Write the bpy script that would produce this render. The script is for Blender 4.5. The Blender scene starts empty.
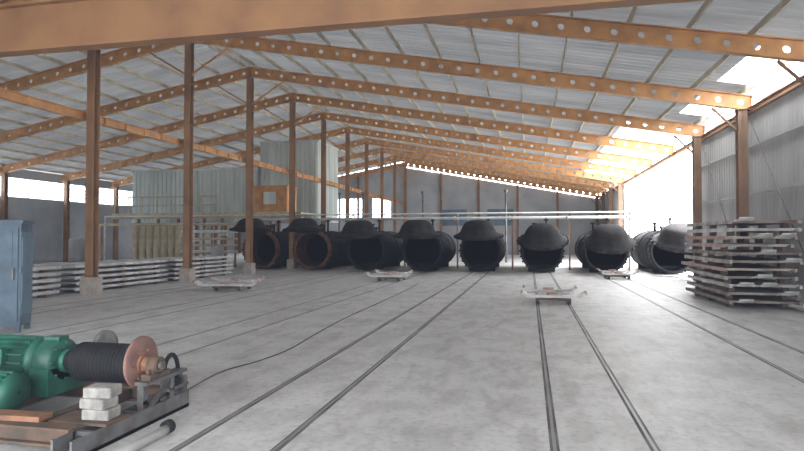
import bpy, math, random, bmesh
from mathutils import Vector, Matrix
random.seed(7)
C = bpy.context.scene.collection

# ---------------------------------------------------------------- materials
def new_mat(name):
    m = bpy.data.materials.new(name); m.use_nodes = True
    return m, m.node_tree.nodes, m.node_tree.links

def mat(name, c1, c2=None, rough=0.7, metal=0.0, scale=3.0, bump=0.0, lo=0.4, hi=0.65, stretch=(1,1,1), spec=.5):
    m, n, l = new_mat(name)
    b = n["Principled BSDF"]
    b.inputs["Roughness"].default_value = rough
    b.inputs["Metallic"].default_value = metal
    b.inputs["Specular IOR Level"].default_value = spec
    if c2 is None: c2 = tuple(v*0.75 for v in c1)
    tc = n.new("ShaderNodeTexCoord"); mp = n.new("ShaderNodeMapping")
    mp.inputs["Scale"].default_value = stretch
    no = n.new("ShaderNodeTexNoise"); no.inputs["Scale"].default_value = scale
    no.inputs["Detail"].default_value = 6
    r = n.new("ShaderNodeValToRGB")
    r.color_ramp.elements[0].position = lo; r.color_ramp.elements[1].position = hi
    r.color_ramp.elements[0].color = (*c1, 1); r.color_ramp.elements[1].color = (*c2, 1)
    l.new(tc.outputs["Object"], mp.inputs["Vector"]); l.new(mp.outputs[0], no.inputs["Vector"])
    l.new(no.outputs["Fac"], r.inputs["Fac"]); l.new(r.outputs["Color"], b.inputs["Base Color"])
    if bump > 0:
        bp = n.new("ShaderNodeBump"); bp.inputs["Strength"].default_value = bump; bp.inputs["Distance"].default_value = 0.02
        l.new(no.outputs["Fac"], bp.inputs["Height"]); l.new(bp.outputs[0], b.inputs["Normal"])
    return m

M_orange = mat("orange_paint", (.54,.27,.10), (.38,.18,.07), .6, 0, 2.5)
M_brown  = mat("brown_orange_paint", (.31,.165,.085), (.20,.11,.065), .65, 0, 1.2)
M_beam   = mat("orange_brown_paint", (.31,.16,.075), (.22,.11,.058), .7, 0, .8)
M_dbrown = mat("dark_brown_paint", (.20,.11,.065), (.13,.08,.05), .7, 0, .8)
M_cream  = mat("cream_purlin", (.52,.47,.36), (.40,.35,.26), .7, 0, 2)
M_plinth = mat("plinth_concrete", (.42,.37,.33), (.32,.28,.25), .9, 0, 5)
M_clad   = mat("grey_cladding", (.40,.40,.40), (.32,.32,.325), .6, .0, 1.2, stretch=(1,1,.2))
M_cladw  = mat("pale_green_cladding", (.54,.59,.57), (.37,.42,.42), .55, .0, 1.6, stretch=(1,1,.15))
M_blueW  = mat("grey_end_wall", (.37,.385,.41), (.29,.31,.34), .8, 0, .6)
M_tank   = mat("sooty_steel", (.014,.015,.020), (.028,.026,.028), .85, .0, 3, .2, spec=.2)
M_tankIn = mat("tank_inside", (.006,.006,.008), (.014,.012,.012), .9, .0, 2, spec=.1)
M_rustI  = mat("rusty_lining", (.17,.08,.058), (.08,.047,.04), .85, .0, 4, .3, spec=.2)
M_door   = mat("dark_door_steel", (.014,.015,.018), (.030,.026,.025), .85, .0, 3, .2, spec=.2)
M_white  = mat("white_pipe", (.66,.67,.67), (.48,.48,.46), .5, 0, 4)
M_pal    = mat("pallet_steel", (.50,.48,.46), (.27,.22,.20), .65, .0, 2.2, .1, .42, .6)
M_pal2   = mat("pallet_brown", (.20,.155,.13), (.32,.28,.26), .7, .0, 2.2, .1, .42, .6)
M_pall   = mat("pale_pallet_steel", (.56,.56,.56), (.34,.32,.31), .65, .0, 2.2, .1, .45, .65)
M_palr   = mat("pallet_rust", (.17,.125,.105), (.34,.31,.30), .75, .0, 3, .2)
M_palrd  = mat("pallet_pinkish", (.34,.20,.17), (.44,.36,.34), .75, .0, 3, .2)
M_red    = mat("red_paint", (.36,.14,.12), (.5,.36,.33), .6, 0, 6)
M_green  = mat("green_enamel", (.014,.115,.075), (.010,.055,.04), .5, .1, 5, .15)
M_black  = mat("black_rubber", (.007,.008,.010), (.016,.016,.018), .75, 0, 6, spec=.3)
M_steel  = mat("worn_steel", (.17,.17,.175), (.09,.075,.065), .55, .3, 5, .1)
M_disc   = mat("pink_rust_disc", (.27,.145,.12), (.16,.085,.07), .8, .0, 5, .15)
M_copper = mat("orange_hub", (.30,.14,.075), (.17,.085,.055), .7, .0, 6)
M_block  = mat("block_concrete", (.37,.355,.33), (.20,.19,.18), .95, 0, 9, .7)
M_blue   = mat("blue_grey_enamel", (.085,.14,.20), (.05,.085,.125), .6, .0, 3)
M_bluel  = mat("cabinet_trim", (.12,.19,.255), (.08,.13,.18), .6, .0, 3)
M_rail   = mat("rail_steel", (.34,.34,.35), (.20,.19,.18), .45, .4, 3, stretch=(1,.2,1))
M_groove = mat("groove_dirt", (.08,.078,.078), (.20,.195,.19), .95, 0, 4, stretch=(1,.4,1))
M_groovl = mat("filled_groove_dirt", (.17,.168,.166), (.34,.335,.33), .95, 0, 4, stretch=(1,.4,1))
M_beige  = mat("beige_panel", (.52,.46,.33), (.38,.33,.23), .8, 0, 3)
M_frame  = mat("rusty_frame", (.14,.085,.055), (.07,.052,.042), .85, .0, 5, .3)
M_cable  = mat("grey_cable", (.13,.13,.135), (.07,.07,.072), .8, 0, 5)

def sheet(name, c0, c1, fac):
    m, n, l = new_mat(name)
    n.remove(n["Principled BSDF"]); out = n["Material Output"]
    tc = n.new("ShaderNodeTexCoord"); mp = n.new("ShaderNodeMapping"); mp.inputs["Scale"].default_value = (.12, 1.1, 1)
    no = n.new("ShaderNodeTexNoise"); no.inputs["Scale"].default_value = 1.2; no.inputs["Detail"].default_value = 3
    r = n.new("ShaderNodeValToRGB"); r.color_ramp.elements[0].position=.35; r.color_ramp.elements[1].position=.7
    r.color_ramp.elements[0].color=(*c0,1); r.color_ramp.elements[1].color=(*c1,1)
    d = n.new("ShaderNodeBsdfDiffuse"); t = n.new("ShaderNodeBsdfTranslucent"); mx = n.new("ShaderNodeMixShader")
    mx.inputs[0].default_value = fac
    l.new(tc.outputs["Object"], mp.inputs[0]); l.new(mp.outputs[0], no.inputs["Vector"]); l.new(no.outputs["Fac"], r.inputs["Fac"])
    l.new(r.outputs[0], d.inputs[0]); l.new(r.outputs[0], t.inputs[0])
    l.new(d.outputs[0], mx.inputs[1]); l.new(t.outputs[0], mx.inputs[2]); l.new(mx.outputs[0], out.inputs[0])
    return m
M_roof = sheet("roof_sheet", (.215,.22,.23), (.31,.315,.325), .040)
M_sky  = sheet("skylight_and_glow_sheet", (.85,.88,.9), (.95,.97,1), .75)

m, n, l = new_mat("frosted_pane"); M_pane = m
n.remove(n["Principled BSDF"]); out = n["Material Output"]
t = n.new("ShaderNodeBsdfTranslucent"); t.inputs[0].default_value=(.8,.9,1,1)
tr = n.new("ShaderNodeBsdfTransparent"); mx = n.new("ShaderNodeMixShader")
no = n.new("ShaderNodeTexNoise"); no.inputs["Scale"].default_value=2
l.new(no.outputs["Fac"], mx.inputs[0]); l.new(t.outputs[0], mx.inputs[1]); l.new(tr.outputs[0], mx.inputs[2]); l.new(mx.outputs[0], out.inputs[0])

m, n, l = new_mat("concrete_floor"); M_floor = m
b = n["Principled BSDF"]; b.inputs["Roughness"].default_value=.52
tc = n.new("ShaderNodeTexCoord")
def noise(scale, stretch, det=6):
    mp = n.new("ShaderNodeMapping"); mp.inputs["Scale"].default_value = stretch
    no = n.new("ShaderNodeTexNoise"); no.inputs["Scale"].default_value = scale; no.inputs["Detail"].default_value = det
    l.new(tc.outputs["Object"], mp.inputs[0]); l.new(mp.outputs[0], no.inputs["Vector"]); return no
n1 = noise(.35,(1,.5,1)); n2 = noise(1.9,(1,.8,1),12); n3 = noise(16,(1,1,1),10); n4 = noise(4,(1,.3,1),9)
n2.inputs["Roughness"].default_value=.68; n4.inputs["Distortion"].default_value=.9
def ramp(src,p0,p1,c0,c1):
    r=n.new("ShaderNodeValToRGB"); r.color_ramp.elements[0].position=p0; r.color_ramp.elements[1].position=p1
    r.color_ramp.elements[0].color=(*c0,1); r.color_ramp.elements[1].color=(*c1,1); l.new(src.outputs[0], r.inputs[0]); return r
def mul(a,b_):
    mm=n.new("ShaderNodeMixRGB"); mm.blend_type='MULTIPLY'; mm.inputs[0].default_value=1
    l.new(a.outputs[0],mm.inputs[1]); l.new(b_.outputs[0],mm.inputs[2]); return mm
r1=ramp(n1,.32,.68,(.555,.55,.545),(.69,.685,.68)); r2=ramp(n2,.38,.56,(.77,.765,.76),(1,1,1))
r3=ramp(n3,.3,.5,(.78,.78,.78),(1,1,1)); r4=ramp(n4,.34,.5,(.82,.815,.81),(1,1,1))
fin=mul(mul(mul(r1,r2),r3),r4)
l.new(fin.outputs[0], b.inputs["Base Color"])
bp = n.new("ShaderNodeBump"); bp.inputs["Strength"].default_value=.25; bp.inputs["Distance"].default_value=.02
l.new(n3.outputs[0], bp.inputs["Height"]); l.new(bp.outputs[0], b.inputs["Normal"])
M_ground = mat("outdoor_ground", (.62,.60,.56), (.5,.48,.44), .9, 0, .3)

# ---------------------------------------------------------------- mesh builder
class MB:
    def __init__(s): s.v=[]; s.f=[]; s.sm=[]; s.mi=[]; s.m=0
    def _f(s, idx, smooth=False): s.f.append(idx); s.sm.append(smooth); s.mi.append(s.m)
    def box(s, c, d, rot=None):
        b=len(s.v)
        for z in (-.5,.5):
            for x,y in ((-.5,-.5),(.5,-.5),(.5,.5),(-.5,.5)):
                p=Vector((x*d[0],y*d[1],z*d[2]))
                if rot is not None: p = rot @ p
                s.v.append(tuple(p+Vector(c)))
        for q in ((3,2,1,0),(4,5,6,7),(0,1,5,4),(1,2,6,5),(2,3,7,6),(3,0,4,7)):
            s._f([b+i for i in q])
        return s
    def span(s, x0,x1,y0,y1,z0,z1): return s.box(((x0+x1)/2,(y0+y1)/2,(z0+z1)/2),(x1-x0,y1-y0,z1-z0))
    def bar(s, p0, p1, w, h):
        p0=Vector(p0);p1=Vector(p1);d=p1-p0
        q=d.to_track_quat('Y','Z').to_matrix()
        return s.box((p0+p1)/2,(w,d.length,h),q)
    def rev(s, prof, o, axis, seg=24, closed=False, smooth=True):
        a=Vector(axis).normalized(); u=a.orthogonal().normalized(); w=a.cross(u); o=Vector(o); b=len(s.v)
        for r,t in prof:
            for k in range(seg):
                an=2*math.pi*k/seg
                s.v.append(tuple(o+a*t+(u*math.cos(an)+w*math.sin(an))*r))
        n=len(prof)
        for i in range(n if closed else n-1):
            j=(i+1)%n
            for k in range(seg):
                k2=(k+1)%seg
                s._f([b+i*seg+k,b+i*seg+k2,b+j*seg+k2,b+j*seg+k],smooth)
        return s
    def cyl(s,p0,p1,r,seg=16,r1=None):
        p0=Vector(p0);p1=Vector(p1);d=p1-p0;L=d.length; b=len(s.v)
        s.rev([(r,0),(r if r1 is None else r1,L)],p0,d,seg)
        s._f([b+k for k in range(seg)][::-1]); s._f([b+seg+k for k in range(seg)])
        return s
    def tube(s, pts, r, seg=10):
        P=[Vector(p) for p in pts]; b=len(s.v); n=len(P); up=None
        for i,p in enumerate(P):
            d=(P[min(i+1,n-1)]-P[max(i-1,0)]).normalized()
            if up is None: up=d.orthogonal().normalized()
            up=(up-d*up.dot(d)).normalized(); w=d.cross(up)
            for k in range(seg):
                a=2*math.pi*k/seg; s.v.append(tuple(p+(up*math.cos(a)+w*math.sin(a))*r))
        for i in range(n-1):
            for k in range(seg):
                k2=(k+1)%seg; s._f([b+i*seg+k,b+i*seg+k2,b+(i+1)*seg+k2,b+(i+1)*seg+k],True)
        s._f([b+k for k in range(seg)][::-1]); s._f([b+(n-1)*seg+k for k in range(seg)])
        return s
    def mesh(s, name, mats):
        me=bpy.data.meshes.new(name); me.from_pydata(s.v,[],s.f)
        if not isinstance(mats,(list,tuple)): mats=[mats]
        for mm in mats: me.materials.append(mm)
        me.polygons.foreach_set("use_smooth", s.sm); me.polygons.foreach_set("material_index", s.mi)
        me.update()
        bm=bmesh.new(); bm.from_mesh(me); bmesh.ops.recalc_face_normals(bm, faces=bm.faces); bm.to_mesh(me); bm.free()
        return me

def obj(name, data, loc=(0,0,0), parent=None, label=None, cat=None, kind=None, group=None, rot=(0,0,0)):
    o=bpy.data.objects.new(name, data); C.objects.link(o); o.location=loc; o.rotation_euler=rot
    if parent: o.parent=parent
    if label: o["label"]=label
    if cat: o["category"]=cat
    if kind: o["kind"]=kind
    if group: o["group"]=group
    return o
def thing(name, loc, label, cat, group=None, rot=(0,0,0)):
    return obj(name, None, loc, None, label, cat, None, group, rot)
def smooth_path(P, n=8):
    P=[Vector(p) for p in P]; out=[]
    Q=[P[0]]+P+[P[-1]]
    for i in range(1,len(Q)-2):
        a,b_,c,d=Q[i-1],Q[i],Q[i+1],Q[i+2]
        for k in range(n):
            t=k/n
            out.append(.5*((2*b_)+(c-a)*t+(2*a-5*b_+4*c-d)*t*t+(3*b_-a-3*c+d)*t**3))
    out.append(P[-1]); return out

# ---------------------------------------------------------------- building
RX=-12.05; SL=.184; RH=8.95
FR=[0.0+4.7*i for i in range(13)]
FR=[y for y in FR if y<57]
Y0,Y1=-3.0,56.9
XR,XL=6.45,-30.6
XC=6.12
def zc(x): return RH-SL*abs(x-RX)

obj("floor", MB().span(XL-.2,XR+.1,Y0,Y1,-.3,0).mesh("floor",M_floor), label="pale grey worn stained concrete factory floor", cat="floor", kind="structure")
obj("yard_ground", MB().span(-150,150,-120,200,-.6,-.3).mesh("yard_ground",M_ground), label="sunlit bare yard outside the hall", cat="ground", kind="structure")

mb=MB(); p=.3; y=Y0; prof=[]
while y<Y1:
    prof += [(y,0),(y+.18,0),(y+.21,.022),(y+.27,.022)]; y+=p
for side in (1,-1):
    xs=[RX,3.9,5.35,XR+.85] if side>0 else [RX,XL-.6]
    nx=len(xs); b=len(mb.v)
    for (yy,h) in prof:
        for x in xs: mb.v.append((x,yy,zc(x)+.40+h))
    for i in range(len(prof)-1):
        ym=prof[i][0]
        for j in range(nx-1):
            sk=False
            if side>0 and j>=1 and 25.4<ym<44.4: sk=True  # long far run of clear sheets, added to widen the white glow
            if side>0 and j==2 and (15.0<ym<18.3 or 19.6<ym<22.6): sk=True
            mb.m=1 if sk else 0
            mb._f([b+i*nx+j,b+i*nx+j+1,b+(i+1)*nx+j+1,b+(i+1)*nx+j])
obj("ceiling", mb.mesh("ceiling",[M_roof,M_sky]), label="grey corrugated roof sheeting with bright skylight sheets at the eaves, the far run added for white glow", cat="ceiling", kind="structure")

for side in (1,-1):
    for k in range(15):
        s=.25+k*1.28
        if s>18.4: continue
        x=RX+side*s
        o=obj("roof_purlin", MB().span(-.025,.025,Y0+.2,Y1-.1,-.07,.07).mesh("purlin",M_cream), (x,0,RH-SL*s+.305),
              label="cream painted steel purlin under the roof sheets", cat="roof purlin", group="roof purlins")

def rafter_mesh(side, L=18.45, h=.42, pitch=.58, hr=.078):
    mb=MB(); t=.012
    def P(s_,y_,z_): return (side*s_, y_, -SL*s_+z_)
    ncell=int(L/pitch); pitch=L/ncell; seg=12
    for yy in (-t,t):
        for c in range(ncell):
            s0=c*pitch; cx=s0+pitch/2
            ring=[];outr=[]
            for k in range(seg):
                a=2*math.pi*(k+.5)/seg; ca,sa=math.cos(a),math.sin(a)
                ring.append(P(cx+hr*ca,yy,hr*sa))
                q=min((pitch/2)/max(abs(ca),1e-6),(h/2)/max(abs(sa),1e-6))
                outr.append(P(cx+q*ca,yy,q*sa))
            b=len(mb.v); mb.v+=ring+outr
            for k in range(seg):
                k2=(k+1)%seg; mb._f([b+k,b+k2,b+seg+k2,b+seg+k])
            for sx,sz in ((1,1),(-1,1),(-1,-1),(1,-1)):
                cor=P(cx+sx*pitch/2,yy,sz*h/2)
                ks=sorted(range(seg), key=lambda k:(Vector(outr[k])-Vector(cor)).length)[:2]
                b2=len(mb.v); mb.v.append(cor); mb._f([b2,b+seg+ks[0],b+seg+ks[1]])
    for z in (h/2,-h/2):
        b=len(mb.v)
        for s_ in (0,L):
            for y_ in (-.09,.09):
                for z_ in (z-.012,z+.012): mb.v.append(P(s_,y_,z_))
        for q in ((0,1,3,2),(4,6,7,5),(0,4,5,1),(2,3,7,6),(1,5,7,3),(0,2,6,4)): mb._f([b+i for i in q])
    for s_ in (.02,L-.02, L*.5):
        b=len(mb.v)
        for a in (-.09,.09):
            for z in (-h/2,h/2): mb.v.append(P(s_,a,z))
        mb._f([b,b+1,b+3,b+2])
    return mb.mesh("rafter", M_orange)
rm={1:rafter_mesh(1),-1:rafter_mesh(-1)}
for yf in FR:
    for side in (1,-1):
        obj("roof_rafter", rm[side], (RX,yf,RH), label="orange castellated steel roof rafter with round web holes", cat="roof beam", group="castellated roof rafters")

def hcol(h, w=.30, mat_=M_brown):
    mb=MB(); t=.02; z0=.0
    mb.span(-w/2,w/2,-w/2,-w/2+t,z0,h); mb.span(-w/2,w/2,w/2-t,w/2,z0,h); mb.span(-.008,.008,-w/2,w/2,z0,h)
    mb.span(-w/2-.05,w/2+.05,-w/2-.05,w/2+.05,h-.02,h)
    z=1.2
    while z<h: mb.span(-w/2,w/2,-w/2,w/2,z-.008,z+.008); z+=1.5
    return mb.mesh("col", mat_)
hm=zc(RX)-.225
cm=hcol(hm,.24)
plm=MB().span(-.20,.20,-.20,.20,0,.5).mesh("plinth",M_plinth)
br1=MB().bar((.10,0,hm-1.2),(1.6,0,hm-.30),.06,.06).mesh("knee",M_orange)
br2=MB().bar((-.10,0,hm-1.2),(-1.6,0,hm-.30),.06,.06).mesh("knee",M_orange)
for yf in FR:
    if yf<1: continue
    t=thing("steel_column",(RX,yf,0),"tall orange-brown steel hall column on a concrete plinth","column","central hall columns")
    obj("column_shaft",cm,parent=t); obj("concrete_plinth",plm,parent=t,label="pale concrete plinth"); obj("knee_brace",br1,parent=t); obj("knee_brace",br2,parent=t)
he=zc(XC)-.225
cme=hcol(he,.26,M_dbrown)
brr=MB().bar((-.12,0,he-.6),(-.8,0,he+.10),.06,.06).mesh("knee",M_dbrown)
for yf in FR:
    if yf<1 or 25<yf<42: continue
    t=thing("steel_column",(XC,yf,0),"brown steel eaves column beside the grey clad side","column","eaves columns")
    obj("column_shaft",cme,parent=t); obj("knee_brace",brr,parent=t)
hl=zc(-30)-.225
cml=hcol(hl,.26)
for yf in FR:
    if yf<14: continue
    t=thing("steel_column",(-30.1,yf,0),"brown steel eaves column under the far window strip","column","outer eaves columns")
    obj("column_shaft",cml,parent=t)

mb=MB(); a,b_=4.9,56.2
for z in (-.11,.11): mb.span(-.07,.07,a,b_,z-.012,z+.012)
mb.span(-.008,.008,a,b_,-.11,.11)
y=a
while y<b_: mb.span(-.06,.06,y-.01,y+.01,-.11,.11); y+=.9
obj("tie_beam", mb.mesh("tie",M_orange),(RX-.22,0,5.04),label="long orange steel tie beam along the column row",cat="steel beam")
mb=MB()
for z in (-.08,.08): mb.span(-.06,.06,a,b_,z-.012,z+.012)
mb.span(-.008,.008,a,b_,-.08,.08)
obj("eaves_beam", mb.mesh("eave",M_brown),(XR-.10,0,5.34),label="brown steel beam running along the eaves",cat="steel beam")
mb=MB(); 
for z in (-.42,.42): mb.span(-12.2,6.2,-.13,.13,z-.02,z+.02)
mb.span(-12.2,6.2,-.015,.015,-.42,.42)
obj("cross_beam", mb.mesh("crossbeam",M_beam),(0,8.8,5.42),label="deep plain orange-brown steel cross beam spanning the hall",cat="steel beam")

def corr_wall(x,y0,y1,z0,z1,amp=.035,p=.25,axis='y'):
    mb=MB(); pr=[]; t=y0
    while t<y1-.001:
        for q,h in ((0,0),(.4,0),(.5,1),(.9,1)): 
            if t+q*p<=y1: pr.append((t+q*p,h*amp))
        t+=p
    pr.append((y1,0))
    for (t,h) in pr:
        for z in (z0,z1):
            mb.v.append((x+h,t,z) if axis=='y' else (t,x+h,z))
    for i in range(len(pr)-1): mb._f([2*i,2*i+2,2*i+3,2*i+1])
    return mb
ZW=5.5
mbA=corr_wall(XR,Y0,25.0,0,ZW,amp=.012)
mB=corr_wall(XR,42.6,Y1,0,ZW,amp=.012)
off=len(mbA.v); mbA.v+=mB.v; mbA.f+=[[i+off for i in f] for f in mB.f]; mbA.sm+=mB.sm; mbA.mi+=mB.mi
obj("wall_right", mbA.mesh("wall_right",M_clad), label="grey corrugated metal side cladding", cat="wall", kind="structure")
for i,z in enumerate((1.3,2.9,4.3)):
    obj("trim_%d"%(i+1), MB().span(XR-.10,XR-.03,Y0,25.0,z-.035,z+.035).mesh("girt",M_clad), label="steel girt on the side cladding", cat="girt", kind="structure")
obj("brace_rod", MB().cyl((6.3,14.3,0.0),(6.3,18.6,5.0),.014,6).mesh("rod",M_steel), label="thin steel cross-brace rod by the cladding", cat="brace rod", group="wall brace rods")
obj("brace_rod", MB().cyl((6.3,19.0,0.0),(6.3,23.3,5.0),.014,6).mesh("rod",M_steel), label="thin steel cross-brace rod by the cladding", cat="brace rod", group="wall brace rods")
mb=MB(); yf0=Y0+.05  # unseen wall behind the camera, added to darken roof and rafters
mb.span(XL,-11,yf0,yf0+.1,0,5.4); mb.span(5.2,XR-.05,yf0,yf0+.1,0,5.4); mb.span(-11,5.2,yf0,yf0+.1,4.3,5.4)
b=len(mb.v)
mb.v+=[(XL,yf0,5.4),(RX,yf0,5.4),(XR,yf0,5.4),(XR,yf0,zc(XR)+.35),(RX,yf0,RH+.35),(XL,yf0,zc(XL)+.35)]
mb._f([b,b+1,b+4,b+5]); mb._f([b+1,b+2,b+3,b+4])
obj("wall_front_blocker", mb.mesh("wall_front_blocker",M_clad), label="unseen grey clad front wall with a wide doorway, added to cut fill light", cat="wall", kind="structure")

WZ0,WZ1=4.1,5.25
mb=MB(); t=.1
mb.span(XL-t,XL,Y0,Y1,0,WZ0); mb.span(XL-t,XL,Y0,Y1,WZ1,zc(XL)+.3)
mb.span(XL-t,XL,Y0,14,WZ0,WZ1)
obj("wall_left", mb.mesh("wall_left",M_blueW), label="grey plain side wall below a window strip", cat="wall", kind="structure")
mb=MB(); y=14
while y<Y1: mb.span(XL-.07,XL-.02,y-.02,y+.02,WZ0,WZ1); y+=2.35
for z in (4.40,4.64,4.88): mb.span(XL-.09,XL-.01,14,Y1,z-.02,z+.02)
w=obj("window_1", mb.mesh("window",M_steel), label="long bright louvred high window strip with thin mullions", cat="window", kind="structure")
obj("window_pane", MB().span(XL-.06,XL-.05,14,Y1,WZ0,WZ1).mesh("pane",M_pane), parent=w)

mb=MB(); yb=Y1-.15
def backpanel(x0,x1,z0,z1=None):
    if z1 is None:
        g=.30 if x0>=RX-.01 else -.3
        a,b_=zc(x0)-g,zc(x1)-g
    else: a=b_=z1
    b=len(mb.v)
    for yy in (yb,yb+.12):
        mb.v += [(x0,yy,z0),(x1,yy,z0),(x1,yy,b_),(x0,yy,a)]
    for q in ((0,1,2,3),(7,6,5,4),(0,4,5,1),(1,5,6,2),(2,6,7,3),(3,7,4,0)): mb._f([b+i for i in q])
wins=[(-24.5,-21.5,3.4,5.4),(-19.3,-16.6,3.4,5.6),(-15.6,-13.6,3.4,5.6),(-8.5,-6,2.8,4.4),(-4,-1.5,2.8,4.4)]
edges=[XL]
for (a,b_,z0,z1) in wins: edges+= [a,b_]
edges+=[RX,XR]; edges=sorted(edges)
for a,b_ in zip(edges[:-1],edges[1:]):
    ww=[w_ for w_ in wins if abs(w_[0]-a)<1e-6]
    if ww: backpanel(a,b_,0,ww[0][2]); backpanel(a,b_,ww[0][3])
    else: backpanel(a,b_,0)
obj("wall_back", mb.mesh("wall_back",M_blueW), label="grey gable end wall with open strip below the roof", cat="wall", kind="structure")
for i,(a,b_,z0,z1) in enumerate(wins):
    mb=MB()
    for k in range(4): xx=a+(b_-a)*k/3; mb.span(xx-.04,xx+.04,yb+.02,yb+.08,z0,z1)
    mb.span(a,b_,yb+.02,yb+.08,(z0+z1)/2-.03,(z0+z1)/2+.03)
    w=obj("window_%d"%(i+2), mb.mesh("window",M_steel), label="gable window with dark mullions", cat="window", kind="structure")
    obj("window_pane", MB().span(a,b_,yb+.04,yb+.05,z0,z1).mesh("pane",M_pane if i<3 else M_bluel), parent=w)
for x in (-27,-22,-17,-8.5,-4.8,-1.1,2.6):
    h=zc(x)-.25
    obj("gable_post", MB().span(x-.1,x+.1,yb-.3,yb-.28,0,h).span(x-.1,x+.1,yb-.1,yb-.08,0,h).span(x-.008,x+.008,yb-.3,yb-.08,0,h).mesh("gp",M_brown), label="brown steel post against the gable wall", cat="column", group="gable posts")

# ---------------------------------------------------------------- rails
CX=[.55+2.8*k for k in range(-5,3)]
YT=27.5
for cx in CX:
    for sgn in (-1,1):
        x=cx+sgn*.37
        ys = 2.0 if cx>-12 else 9.0
        far = cx<-4
        gw=.024 if far else .036
        t=thing("floor_rail",(x,0,0),"worn steel rail set flush in a dirty groove in the concrete","rail","kiln car rails")
        obj("rail_groove", MB().span(-gw,gw,ys,YT+.3,-.02,.003).mesh("groove",M_groovl if far else M_groove), parent=t, label="dirt-filled groove")
        obj("rail_head", MB().span(-.013,.013,ys,YT+.3,-.02,.007).mesh("rail",M_rail), parent=t)

# ---------------------------------------------------------------- autoclaves
R=.90
def autoclave(x, tilt, label, rusty=False):
    t=thing("autoclave",(x,YT,0),label,"autoclave","row of autoclaves")
    zc_=1.00
    mb=MB(); mb.rev([(R-.06,0),(R+.05,0),(R+.05,5.6),(R*.8,5.9),(R*.4,6.05),(.01,6.1)],(0,0,zc_),(0,1,0),36)
    for k in range(3): mb.rev([(R+.05,.9+1.9*k),(R+.09,.9+1.9*k),(R+.09,1.0+1.9*k),(R+.05,1.0+1.9*k)],(0,0,zc_),(0,1,0),36)
    obj("shell",mb.mesh("shell",M_tank),parent=t)
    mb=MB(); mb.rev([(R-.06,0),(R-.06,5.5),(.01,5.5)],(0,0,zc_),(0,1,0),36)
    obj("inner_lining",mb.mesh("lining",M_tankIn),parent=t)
    mb=MB(); mb.rev([(R-.05,-.10),(R+.08,-.10),(R+.08,.14),(R-.05,.14)],(0,0,zc_),(0,1,0),40,closed=True)
    for k in range(24):
        a=2*math.pi*k/24; c=Vector((math.cos(a)*(R+.08),-.0,zc_+math.sin(a)*(R+.08)))
        if c.z<.06: continue
        mb.box(c,(.10,.20,.08),Matrix.Rotation(-a,3,'Y'))
    obj("mouth_ring",mb.mesh("ring",M_rustI if rusty else M_tank),parent=t,label="toothed locking ring")
    if rusty:
        mb=MB(); mb.rev([(R-.065,-.08),(R-.065,1.3)],(0,0,zc_),(0,1,0),36)
        obj("rusty_throat",mb.mesh("throat",M_rustI),parent=t,label="red-brown rusty throat")
    zb=.16
    for sx in (-.37,.37): obj("inner_rail",MB().span(sx-.03,sx+.03,0,5.4,zb,zb+.10).mesh("irail",M_tank),parent=t)
    zh=zc_+R-(.02 if rusty else .14)
    RD=R-.02 if rusty else R+.08
    mb=MB(); dp=.42 if rusty else .56
    o=(0,0,-(RD+.02)); 
    pr=[(RD+.08,0),(RD+.08,.12),(RD-.02,.15),(RD*.84,.26),(RD*.72,.10+dp*.75),(RD*.60,.12+dp),(RD*.42,.20+dp),(.01,.22+dp)]
    mb.rev(pr,o,(0,-1,0),32); mb.rev([(RD+.08,0),(.01,.02)],o,(0,-1,0),32)
    for k in range(20):
        a=2*math.pi*k/20
        mb.box((math.cos(a)*(RD+.09),-.06,-(RD+.02)+math.sin(a)*(RD+.09)),(.10,.1,.1),Matrix.Rotation(-a,3,'Y'))
    dob=obj("door",mb.mesh("door",M_door),(0,-.24,zh),parent=t,label="dark hood-shaped steel door swung up")
    dob.rotation_euler=(-math.radians(tilt),0,0)
    mb=MB()
    for sx in (-.28,.28):
        mb.bar((sx,-.20,zh),(sx,.9,zh+.35),.07,.10); mb.bar((sx,.9,zh-.02),(sx,.9,zh+.38),.08,.08)
    mb.cyl((-.4,-.24,zh),(.4,-.24,zh),.06,12)
    mb.span(-.35,.35,.8,1.0,zh+.28,zh+.38)
    obj("lifting_arm",mb.mesh("arm",M_door),parent=t)
    for yy in (.8,4.6): obj("saddle",MB().span(-.62,.62,yy,yy+.3,0,.34).mesh("saddle",M_tank),parent=t)
    mb=MB(); mb.cyl((.25,1.6,zc_+R),(.25,1.6,zc_+R+.65),.05,10).cyl((.25,1.6,zc_+R+.55),(.25,1.6,zc_+R+.62),.11,12)
    obj("valve_pipe",mb.mesh("valve",M_tank),parent=t)
    mb=MB(); mb.cyl((-.3,2.2,zc_+R),(-.3,2.2,zc_+R+.45),.07,10).cyl((-.3,2.2,zc_+R+.38),(-.3,2.2,zc_+R+.45),.14,12)
    obj("valve_pipe",mb.mesh("valve",M_tank),parent=t)
    return t
specs=[(-5,93,True),(-4,92,True),(-3,84,False),(-2,84,False),(-1,82,False),(0,70,False),(1,66,False),(2,68,False)]
for k,tl,ru in specs:
    lab = "sooty autoclave with rust-red open mouth and raised door" if ru else ("dark autoclave with its hooded door swung fully up" if tl>80 else "blackened autoclave with its heavy hooded door tilted over the mouth")
    autoclave(.55+2.8*k, tl, lab, ru)

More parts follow.
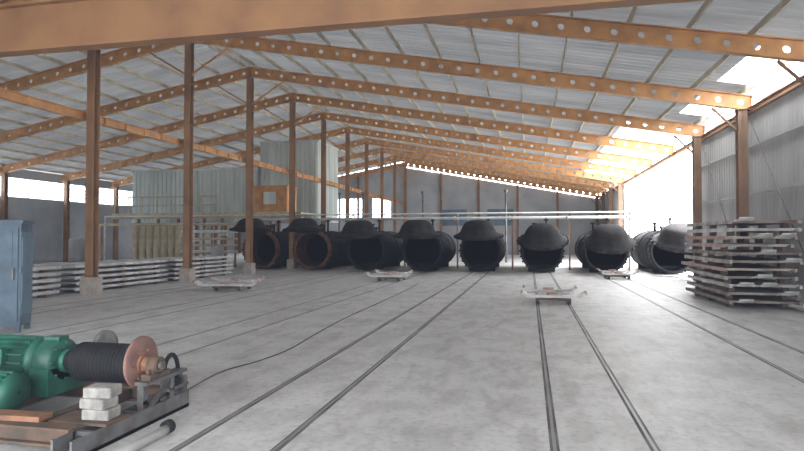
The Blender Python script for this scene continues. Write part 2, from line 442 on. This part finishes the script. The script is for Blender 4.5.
mb=MB().cyl((-16.2,29.9,2.62),(6.0,29.9,2.62),.075,12)
for k in range(8): mb.rev([(.075,0),(.115,0),(.115,.05),(.075,.05)],(-15+2.8*k,29.9,2.62),(1,0,0),12)
mb.cyl((-16.2,29.9,2.62),(-16.2,29.9,.0),.075,12)
obj("steam_pipe",mb.mesh("pipe",M_white),label="long white insulated steam pipe above the autoclaves",cat="pipe")
obj("steam_pipe",MB().cyl((-24.5,29.7,2.86),(5.5,29.7,2.86),.04,10).cyl((-24.5,29.7,2.86),(-24.5,29.7,0),.04,10).mesh("pipe",M_white),label="thin white pipe above the autoclaves",cat="pipe")
t=thing("pipe_rack",(-19,28.7,0),"rack of pale horizontal service pipes under the mezzanine","pipe rack")
for z,x0,x1,mm,r in ((2.35,-5.2,3.6,M_beige,.07),(1.95,.2,3.6,M_white,.08),(1.55,.2,3.6,M_beige,.06),(1.2,.2,3.6,M_beige,.06),(.85,.2,3.6,M_white,.08)):
    obj("service_pipe",MB().cyl((x0,0,z),(x1,0,z),r,10).mesh("svc",mm),parent=t)
for xx in (-5,.4,2,3.4): obj("rack_post",MB().span(xx-.04,xx+.04,.09,.17,0,2.45).mesh("rp",M_brown),parent=t)
for k in range(-5,2):
    x=.55+2.8*k+1.4
    if abs(x-RX)<.3: continue
    obj("pipe_support",MB().span(x-.04,x+.04,30.0,30.08,0,2.8).span(x-.04,x+.04,29.6,30.1,2.47,2.54).span(x-.04,x+.04,29.6,30.08,2.76,2.82).mesh("ps",M_brown),label="slim brown pipe support post between autoclaves",cat="pipe support",group="pipe supports")
for x in (-12.9,-11.2,-7.0,-1.5):
    obj("vent_pipe",MB().cyl((x,38.4,0),(x,38.4,4.6),.07,10).cyl((x,38.4,4.6),(x,38.4,4.75),.13,10).mesh("vent",M_steel),label="grey upright vent pipe behind the autoclaves",cat="pipe",group="vent pipes")

# ---------------------------------------------------------------- corrugated enclosures
def enclosure(x0,x1,y0,y1,z0,z1,label,legs):
    t=thing("clad_enclosure",((x0+x1)/2,(y0+y1)/2,0),label,"metal enclosure")
    hx=(x1-x0)/2; hy=(y1-y0)/2
    mb=MB()
    for ax,pos,a,b_ in (('x',-hy,-hx,hx),('x',hy,-hx,hx),('y',-hx,-hy,hy),('y',hx,-hy,hy)):
        w=corr_wall(pos,a,b_,z0,z1,amp=-.05 if pos<0 else .05,p=.32,axis=ax); off=len(mb.v)
        mb.v+=w.v; mb.f+=[[i+off for i in f] for f in w.f]; mb.sm+=w.sm; mb.mi+=w.mi
    mb.span(-hx,hx,-hy,hy,z1-.02,z1+.02); mb.span(-hx,hx,-hy,hy,z0,z0+.04)
    obj("cladding",mb.mesh("clad",M_cladw),parent=t)
    for z in (z0+.06,z1-.06): obj("edge_trim",MB().span(-hx-.06,hx+.08,-hy-.08,-hy-.05,z-.06,z+.06).span(hx+.05,hx+.08,-hy-.06,hy+.06,z-.06,z+.06).mesh("encframe",M_cladw),parent=t)
    for x in legs:
        for yy in (-hy+.1,hy-.1): obj("leg",MB().span(-.1,.1,-.1,.1,0,z0).mesh("leg",M_brown),(x-(x0+x1)/2,yy,0),parent=t)
    return t
enclosure(-25.5,-16.6,33.4,37.1,2.6,6.0,"pale green corrugated metal enclosure raised on steel legs",(-25.3,-20.8,-16.8))
enclosure(-16.4,-12.6,33.4,37.1,2.6,7.6,"tall white-green corrugated metal tower on steel legs",(-15.2,))
t=thing("mezzanine_platform",(-18.3,31.2,0),"steel mezzanine walkway with rails before the corrugated enclosure","platform")
mb=MB().span(-6,6,-1.1,1.1,2.95,3.02).span(-6,6,-1.15,-1.1,2.72,3.06)
obj("deck",mb.mesh("deck",M_beige),parent=t)
for x in (-5.8,-3,0,3.2):
    for y in (-1,1): obj("leg",MB().span(-.07,.07,-.07,.07,0,2.95).mesh("leg",M_brown),(x,y,0),parent=t)
mb=MB()
for k in range(8): mb.cyl((-5.9+k*.95,-1.08,3.0),(-5.9+k*.95,-1.08,4.0),.03,8)
for z in (3.5,4.0): mb.cyl((-5.9,-1.08,z),(.8,-1.08,z),.035,8)
obj("guard_rail",mb.mesh("guard",M_beige),parent=t,label="yellowish tubular guard rail")
t=thing("operator_cabin",(-14.4,31.3,3.02),"small orange steel cabin on the mezzanine platform","cabin")
mb=MB().span(-1,1,-.7,.7,0,1.5).span(-1.08,1.08,-.78,.78,1.5,1.56)
for k in range(5): mb.span(-1+.48*k,-.96+.48*k,-.73,-.7,0,1.5)
obj("body",mb.mesh("cabin",M_orange),parent=t)
obj("hatch",MB().span(-.4,.35,-.76,-.735,.5,1.2).mesh("hatch",M_cladw),parent=t,label="pale hatch panel")

# ribbed rounded beige mould columns
for k in range(7):
    x=-22.1+.46*k
    mb=MB()
    pr=[(.01,0),(.21,0)]
    z=.1
    while z<2.3: pr+=[(.21,z),(.195,z+.05),(.195,z+.12),(.21,z+.17)]; z+=.36
    pr+=[(.21,2.3),(.16,2.4),(.01,2.45)]
    mb.rev(pr,(0,0,0),(0,0,1),20)
    obj("ribbed_cylinder",mb.mesh("rc",M_beige),(x,29.3,0),label="upright ribbed beige cylinder standing in a close row",cat="cylinder",group="ribbed beige cylinders")
for i,(x,hh) in enumerate(((-18.6,1.2),(-17.7,1.9),(-16.9,1.5))):
    yy=29.3
    pts=smooth_path([(x,yy,0),(x,yy,hh),(x+.06,yy,hh+.18),(x+.2,yy,hh+.27),(x+.55,yy,hh+.28)],4)
    obj("bent_pipe",MB().tube(pts,.07,12).cyl((x,yy,.0),(x,yy,.06),.14,12).mesh("bp",M_beige if i%2 else M_white),label="pale bent pipe riser beside the beige cylinders",cat="pipe",group="bent pipe risers")
for (x,y,r,h) in ((-15.9,27.5,.32,1.1),(-27,30.5,.55,1.5),(-25.6,30.2,.45,1.2)):
    mb=MB().rev([(.01,0),(r,0),(r,h),(r*.9,h+.05),(.01,h+.08)],(0,0,0),(0,0,1),24)
    for q in (.33,.66): mb.rev([(r,h*q-.02),(r+.02,h*q),(r,h*q+.02)],(0,0,0),(0,0,1),24)
    mb.cyl((0,0,h+.05),(0,0,h+.2),.05,10)
    obj("storage_drum",mb.mesh("drum",M_clad),(x,y,0),label="grey upright steel drum by the mezzanine",cat="drum",group="grey steel drums")

# ---------------------------------------------------------------- pallets
def pallet_parts(L,W,sp,deck_m,chan_m):
    P={}
    mb=MB().span(-W/2,W/2,-L/2,L/2,.055,.075)
    for k in range(9):
        y=-L/2+.1+k*(L-.2)/8; mb.span(-W/2+.06,W/2-.06,y-.03,y+.03,.02,.055)
    P['deck']=mb.mesh("deckp",deck_m)
    P['chan']=MB().span(-.03,.03,-L/2-.08,L/2+.08,.0,.085).mesh("chan",chan_m)
    P['lip']=MB().box((0,-.10,.065),(W*.24,.26,.03),Matrix.Rotation(-.10,3,'X')).box((0,-.27,.10),(W*.20,.14,.03),Matrix.Rotation(-.5,3,'X')).mesh("lip",M_white)
    P['sp']=MB().span(-.06,.06,-.09,.09,-sp,.01).mesh("sp",M_frame)
    return P
def build_stack(L,W,x,y,n,pitch,label,grp,jx,jy,lips,mats,jr=.012,jl=0):
    sp=pitch-.085
    for k in range(n):
        l_=L+random.uniform(0,jl)*(1 if k<n*.55 else .2)
        dm,cm_=random.choice(mats)
        P=pallet_parts(l_,W,sp,dm,cm_)
        t=thing("steel_pallet",(x+random.uniform(-jx,jx),y+random.uniform(-jy,jy),sp+k*pitch),label,"pallet",grp,rot=(0,0,random.uniform(-jr,jr)))
        obj("deck_plate",P['deck'],parent=t)
        for sx in (-1,1): obj("side_channel",P['chan'],(sx*(W/2-.0),0,0),parent=t)
        for sx in (-1,1):
            for yy in (-L/2+.35,0,L/2-.35): obj("spacer_block",P['sp'],(sx*(W/2-.14),yy,0),parent=t)
        if lips:
            for sx in (-1,0,1):
                if random.random()<.4: obj("end_lip",P['lip'],(sx*W*.33,-l_/2+(L-L)/2,0),parent=t,label="white curled end lip")
build_stack(3.3,1.42,5.16,16.45,11,.183,"brownish-white rusty flat steel pallet in a tall uneven stack","pallets in the tall stack",.07,.17,True,[(M_pal,M_palr),(M_pal2,M_palr),(M_pal,M_palrd),(M_pal2,M_pal),(M_pal2,M_palr),(M_pall,M_pall)],.012,.7)
build_stack(3.6,1.4,-13.4,11.8,5,.165,"pale steel pallet in a low stack beside the columns","pallets in low stacks",.03,.05,False,[(M_pall,M_pall)])
build_stack(4.2,1.4,-13.4,16.4,5,.165,"pale steel pallet in a low stack beside the columns","pallets in low stacks",.03,.05,False,[(M_pall,M_pall)])
build_stack(4.0,1.4,-13.4,21.1,5,.165,"pale steel pallet in a low stack beside the columns","pallets in low stacks",.03,.05,False,[(M_pall,M_pall)])

# ---------------------------------------------------------------- rail carts
def cart(loc, w, label, rz=0):
    t=thing("rail_cart",loc,label,"cart","low rail carts",rot=(0,0,rz))
    mb=MB()
    for sx in (-1,1): mb.span(sx*.37-.04,sx*.37+.04,-.55,.55,.09,.16)
    for y in (-.5,0,.5): mb.span(-.41,.41,y-.03,y+.03,.10,.15)
    obj("chassis",mb.mesh("chassis",M_frame),parent=t)
    wm=MB().cyl((-.03,0,0),(.03,0,0),.078,16).cyl((.03,0,0),(.045,0,0),.085,16).mesh("wheel",M_steel)
    for sx in (-1,1):
        for sy in (-1,1): obj("wheel",wm,(sx*.37,sy*.38,.085),parent=t)
    for (y,z,ww,sh) in ((-.48,.17,w,0),(.0,.17,w*.55,.12),(.46,.22,w*.86,-.06)):
        mb=MB()
        mb.span(-ww/2+.12+sh,ww/2-.12+sh,y-.11,y+.11,z,z+.06)
        if z>.2: mb.span(-.3,.3,y-.06,y+.06,.15,z)
        for sx in (-1,1):
            mb.bar((sx*(ww/2-.13)+sh,y,z+.03),(sx*ww/2+sh,y,z+.12),.22,.06)
        obj("deck_plank",mb.mesh("plank",M_white),parent=t,label="white plank with upturned ends")
        if ww>w*.7:
            for sx in (-1,1):
                obj("plank_end",MB().box((sx*(ww/2+.02)+sh,y,z+.13),(.05,.23,.07),Matrix.Rotation(-sx*.35,3,'Y')).mesh("pe",M_red),parent=t,label="faded red end cap")
            obj("centre_stop",MB().span(sh-.16,sh+.10,y-.10,y+.10,z+.06,z+.11).mesh("cs",M_red),parent=t)
    obj("loose_slat",MB().bar((-w*.42,-.30,.26),(w*.33,.30,.30),.12,.03).mesh("slat",M_pal),parent=t)
    return t
cart((.55,14.9,0),1.45,"low rail cart with white upturned planks and red ends")
cart((-8.9,16.3,0),1.9,"low cart with white planks lying beside the rails",.1)
cart((-5.05,21.2,0),1.6,"low cart with white planks standing before an autoclave",-.05)
cart((3.35,24.2,0),1.3,"low cart with white planks before a hooded autoclave",.05)

# ---------------------------------------------------------------- blue cabinet
t=thing("control_cabinet",(-8.90,8.2,0),"worn blue steel control cabinet standing behind the winch","cabinet",rot=(0,0,math.radians(30)))
mb=MB().span(-.45,.45,-.3,.3,.12,1.85).span(-.48,.48,-.33,.33,1.85,1.90)
for x in (-.4,.4):
    for y in (-.25,.25): mb.span(x-.04,x+.04,y-.04,y+.04,0,.12)
obj("body",mb.mesh("cab",M_blue),parent=t)
mb=MB().span(-.41,.41,-.325,-.302,.2,1.78).span(-.33,.33,-.335,-.325,1.0,1.7)
dd=obj("door",mb.mesh("cabd",M_blue),parent=t)
obj("handle",MB().span(.33,.36,-.37,-.33,.9,1.1).mesh("hd",M_steel),parent=dd,label="steel handle")
mb=MB()
for z in (.4,1.0,1.6): mb.cyl((.455,-.32,z),(.455,-.32,z+.12),.018,8)
mb.span(.45,.47,-.28,.28,.3,1.7)
obj("side_panel",mb.mesh("sp",M_bluel),parent=t,label="lighter side panel with hinges")

# ---------------------------------------------------------------- winch
W=thing("winch",(-3.9,4.5,0),"green-motored cable winch on a rusty steel frame","winch")
def wp(name,mb,mt,label=None):
    return obj(name,mb.mesh(name,mt),parent=W,label=label)
mb=MB()
for y in (-.75,.45):
    mb.span(-1.4,.56,y-.06,y+.06,.04,.06).span(-1.4,.56,y-.06,y+.06,.16,.18).span(-1.4,.56,y-.01,y+.01,.05,.17)
for x in (-1.3,-.7,.1): mb.span(x-.05,x+.05,-.75,.45,.05,.16)
wp("base_frame",mb,M_frame)
mb=MB().span(.54,.72,-.95,.50,.0,.03).span(.54,.56,-.95,.50,.0,.15).span(.70,.72,-.95,.50,.0,.15)
for y in (-.7,-.2,.3): mb.span(.55,.71,y-.02,y+.02,.11,.14)
wp("side_channel",mb,M_steel,"grey steel side channel")
wp("cross_plate",MB().bar((-1.3,-.72,.20),(.2,-.64,.20),.14,.04),M_copper,"orange-brown cross plate")
wp("support_plate",MB().span(.2,.73,-.62,-.34,.15,.17),M_frame)
zA=.47; yA=.1
def motor(name,x0,x1,y,z,r,zb=.17,fins=18):
    mb=MB(); L=x1-x0
    pr=[(.01,0),(r*.55,0),(r*.8,.03),(r*.95,.07),(r*.95,L-.07),(r*1.08,L-.07),(r*1.08,L-.03),(r*.6,L),(.01,L)]
    mb.rev(pr,(x0,y,z),(1,0,0),32)
    for k in range(fins):
        a=2*math.pi*k/fins
        if abs(math.sin(a)+1)<.12: continue
        c=Vector((x0+L/2,y+math.cos(a)*r*.98,z+math.sin(a)*r*.98))
        mb.box(c,(L-.18,.010,.05),Matrix.Rotation(a-math.pi/2,3,'X'))
    mb.span(x0+L*.35,x0+L*.65,y-r*1.25,y-r*.85,z-.02,z+.12)
    for xx in (x0+.12,x0+L-.14):
        mb.span(xx-.04,xx+.04,y-r*.9,y+r*.9,zb,z-r*.75)
    return wp(name,mb,M_green,"green enamelled electric motor")
motor("motor",-1.25,-.50,yA,zA,.19)
mb=MB().span(-.5,-.30,yA-.2,yA+.22,.18,.42)
mb.rev([(.01,0),(.17,0),(.2,.03),(.2,.17),(.17,.2),(.01,.2)],(-.5,yA,zA),(1,0,0),28)
mb.rev([(.01,0),(.11,0),(.11,.06),(.01,.06)],(-.3,yA,zA),(1,0,0),20)
mb.span(-.48,-.32,yA-.06,yA+.06,zA+.15,zA+.22)
for k in range(8):
    a=2*math.pi*k/8; mb.cyl((-.31,yA+.165*math.cos(a),zA+.165*math.sin(a)),(-.28,yA+.165*math.cos(a),zA+.165*math.sin(a)),.014,6)
wp("gearbox",mb,M_green)
mb=MB().rev([(.03,0),(.15,0),(.16,.01),(.16,.05),(.15,.06),(.03,.06)],(-.22,yA+.38,zA+.06),(1,0,0),28)
mb.cyl((-.3,yA+.38,zA+.06),(-.05,yA+.38,zA+.06),.03,10); mb.span(-.27,-.21,yA+.33,yA+.43,.16,.42)
wp("brake_wheel",mb,M_steel,"grey brake wheel")
pr=[(.03,0)]
x=0
for k in range(16):
    pr+= [(.145,x),(.175,x+.008),(.175,x+.022),(.145,x+.030)]; x+=.037
pr.append((.03,x))
wp("cable_drum",MB().rev(pr,(-.12,yA,zA),(1,0,0),32),M_black,"black ribbed cable drum")
wp("drum_hub",MB().cyl((-.24,yA,zA),(-.12,yA,zA),.10,20),M_black)
wp("flange_disc",MB().rev([(.03,0),(.22,0),(.23,.008),(.23,.024),(.22,.032),(.03,.032)],(.48,yA,zA+.02),(1,0,0),40),M_disc,"pinkish rusty flange disc")
mb=MB().cyl((.50,yA,zA),(.60,yA,zA),.07,20).cyl((.50,yA,zA),(.54,yA,zA),.095,20)
for k in range(6):
    a=2*math.pi*k/6; mb.cyl((.50,yA+.13*math.cos(a),zA+.13*math.sin(a)),(.53,yA+.13*math.cos(a),zA+.13*math.sin(a)),.014,6)
wp("coupling_hub",mb,M_copper,"orange rusty hub")
wp("shaft",MB().cyl((-.6,yA,zA),(.72,yA,zA),.035,14),M_steel)
mb=MB().rev([(.035,0),(.075,0),(.075,.09),(.035,.09)],(.60,yA,zA),(1,0,0),20,closed=True).span(.60,.69,yA-.14,yA+.14,zA-.12,zA-.06)
mb.span(.61,.68,yA-.08,yA+.08,zA-.10,zA)
for sy in (-.11,.11): mb.cyl((.645,yA+sy,zA-.06),(.645,yA+sy,zA-.02),.018,6)
wp("bearing_block",mb,M_frame)
mb=MB()
for y in (yA-.16,yA+.16,yA+.36): mb.span(.60,.66,y-.03,y+.03,.03,zA-.12)
mb.span(.58,.70,yA-.2,yA+.40,zA-.14,zA-.11).span(.60,.66,yA-.2,yA+.40,.16,.2)
mb.bar((.69,yA-.16,.12),(.69,yA+.16,.33),.03,.03).bar((.70,yA+.16,.03),(.70,yA+.16,.33),.03,.03).bar((.70,yA+.36,.03),(.70,yA+.36,.30),.03,.03).bar((.70,yA+.1,.22),(.70,yA+.40,.22),.03,.03)
wp("bearing_stand",mb,M_steel,"grey welded bearing stand")
pts=[(.62,yA+.26+.11*math.cos(a),.33+.18*math.sin(a)) for a in [math.pi*k/10 for k in range(-2,13)]]
wp("guide_hoop",MB().tube(pts,.02,8),M_black,"black cable guide hoop")
wp("guide_roller",MB().cyl((.56,yA+.26,.26),(.70,yA+.26,.26),.05,16),M_black)
motor("motor",-.95,-.30,-.40,.30,.145,.14)
for i,(x,y,z,rz) in enumerate([(-3.33,4.02,.172,0.08),(-3.345,4.01,.258,-.08),(-3.32,4.02,.344,.14)]):
    me=MB().span(-.115,.115,-.085,.085,0,.084).mesh("block",M_block)
    o=obj("concrete_block",me,(x,y,z),label="rough greyish-white concrete block stacked on the winch frame",cat="concrete block",group="stacked concrete blocks",rot=(0,0,rz))
    bv=o.modifiers.new("bev","BEVEL"); bv.width=.012; bv.segments=2
t=thing("white_tube",(-2.90,3.1,0),"white plastic tube with black end ring beside the winch","tube")
obj("tube_body",MB().cyl((0,0,.042),(-.0,1.15,.042),.038,18).mesh("tube",M_white),parent=t)
obj("end_ring",MB().rev([(.03,0),(.055,0),(.055,.06),(.03,.06)],(0,1.13,.055),(0,1,0),20,closed=True).mesh("er",M_black),parent=t)

P=[(-3.25,4.75,.3),(-3.3,5.1,.1),(-3.5,5.5,.012),(-3.58,6.3,.012),(-3.42,7.0,.012),(-3.36,7.8,.012),(-3.46,9.04,.012),(-3.58,11.1,.012),(-3.62,14.5,.012),(-3.7,18.0,.012),(-3.8,19.8,.012)]
obj("floor_cable",MB().tube(smooth_path(P,8),.008,8).mesh("floor_cable",M_cable),label="grey haulage cable snaking across the concrete",cat="cable")

# ---------------------------------------------------------------- light
w=bpy.data.worlds.new("World"); bpy.context.scene.world=w; w.use_nodes=True
bg=w.node_tree.nodes["Background"]; bg.inputs[0].default_value=(.93,.965,1,1); bg.inputs[1].default_value=8
s=bpy.data.lights.new("sun","SUN"); s.energy=30; s.angle=.03; s.color=(1,.97,.93)
so=bpy.data.objects.new("sun",s); C.objects.link(so)
so.rotation_euler=Vector((-.55,-.40,-1.0)).to_track_quat('-Z','Y').to_euler()

cam=bpy.data.cameras.new("cam"); co=bpy.data.objects.new("camera",cam); C.objects.link(co)
co.location=(0,0,1.6); co.rotation_euler=(math.radians(91.23),0,math.radians(12.4))
cam.sensor_width=36; cam.lens=580/804*36; cam.clip_end=500
bpy.context.scene.camera=co
vs=bpy.context.scene.view_settings; vs.view_transform='Standard'; vs.exposure=.12; vs.gamma=1.05
vs.use_curve_mapping=True
vs.curve_mapping.black_level=(-.011,-.013,-.018)
vs.curve_mapping.update()
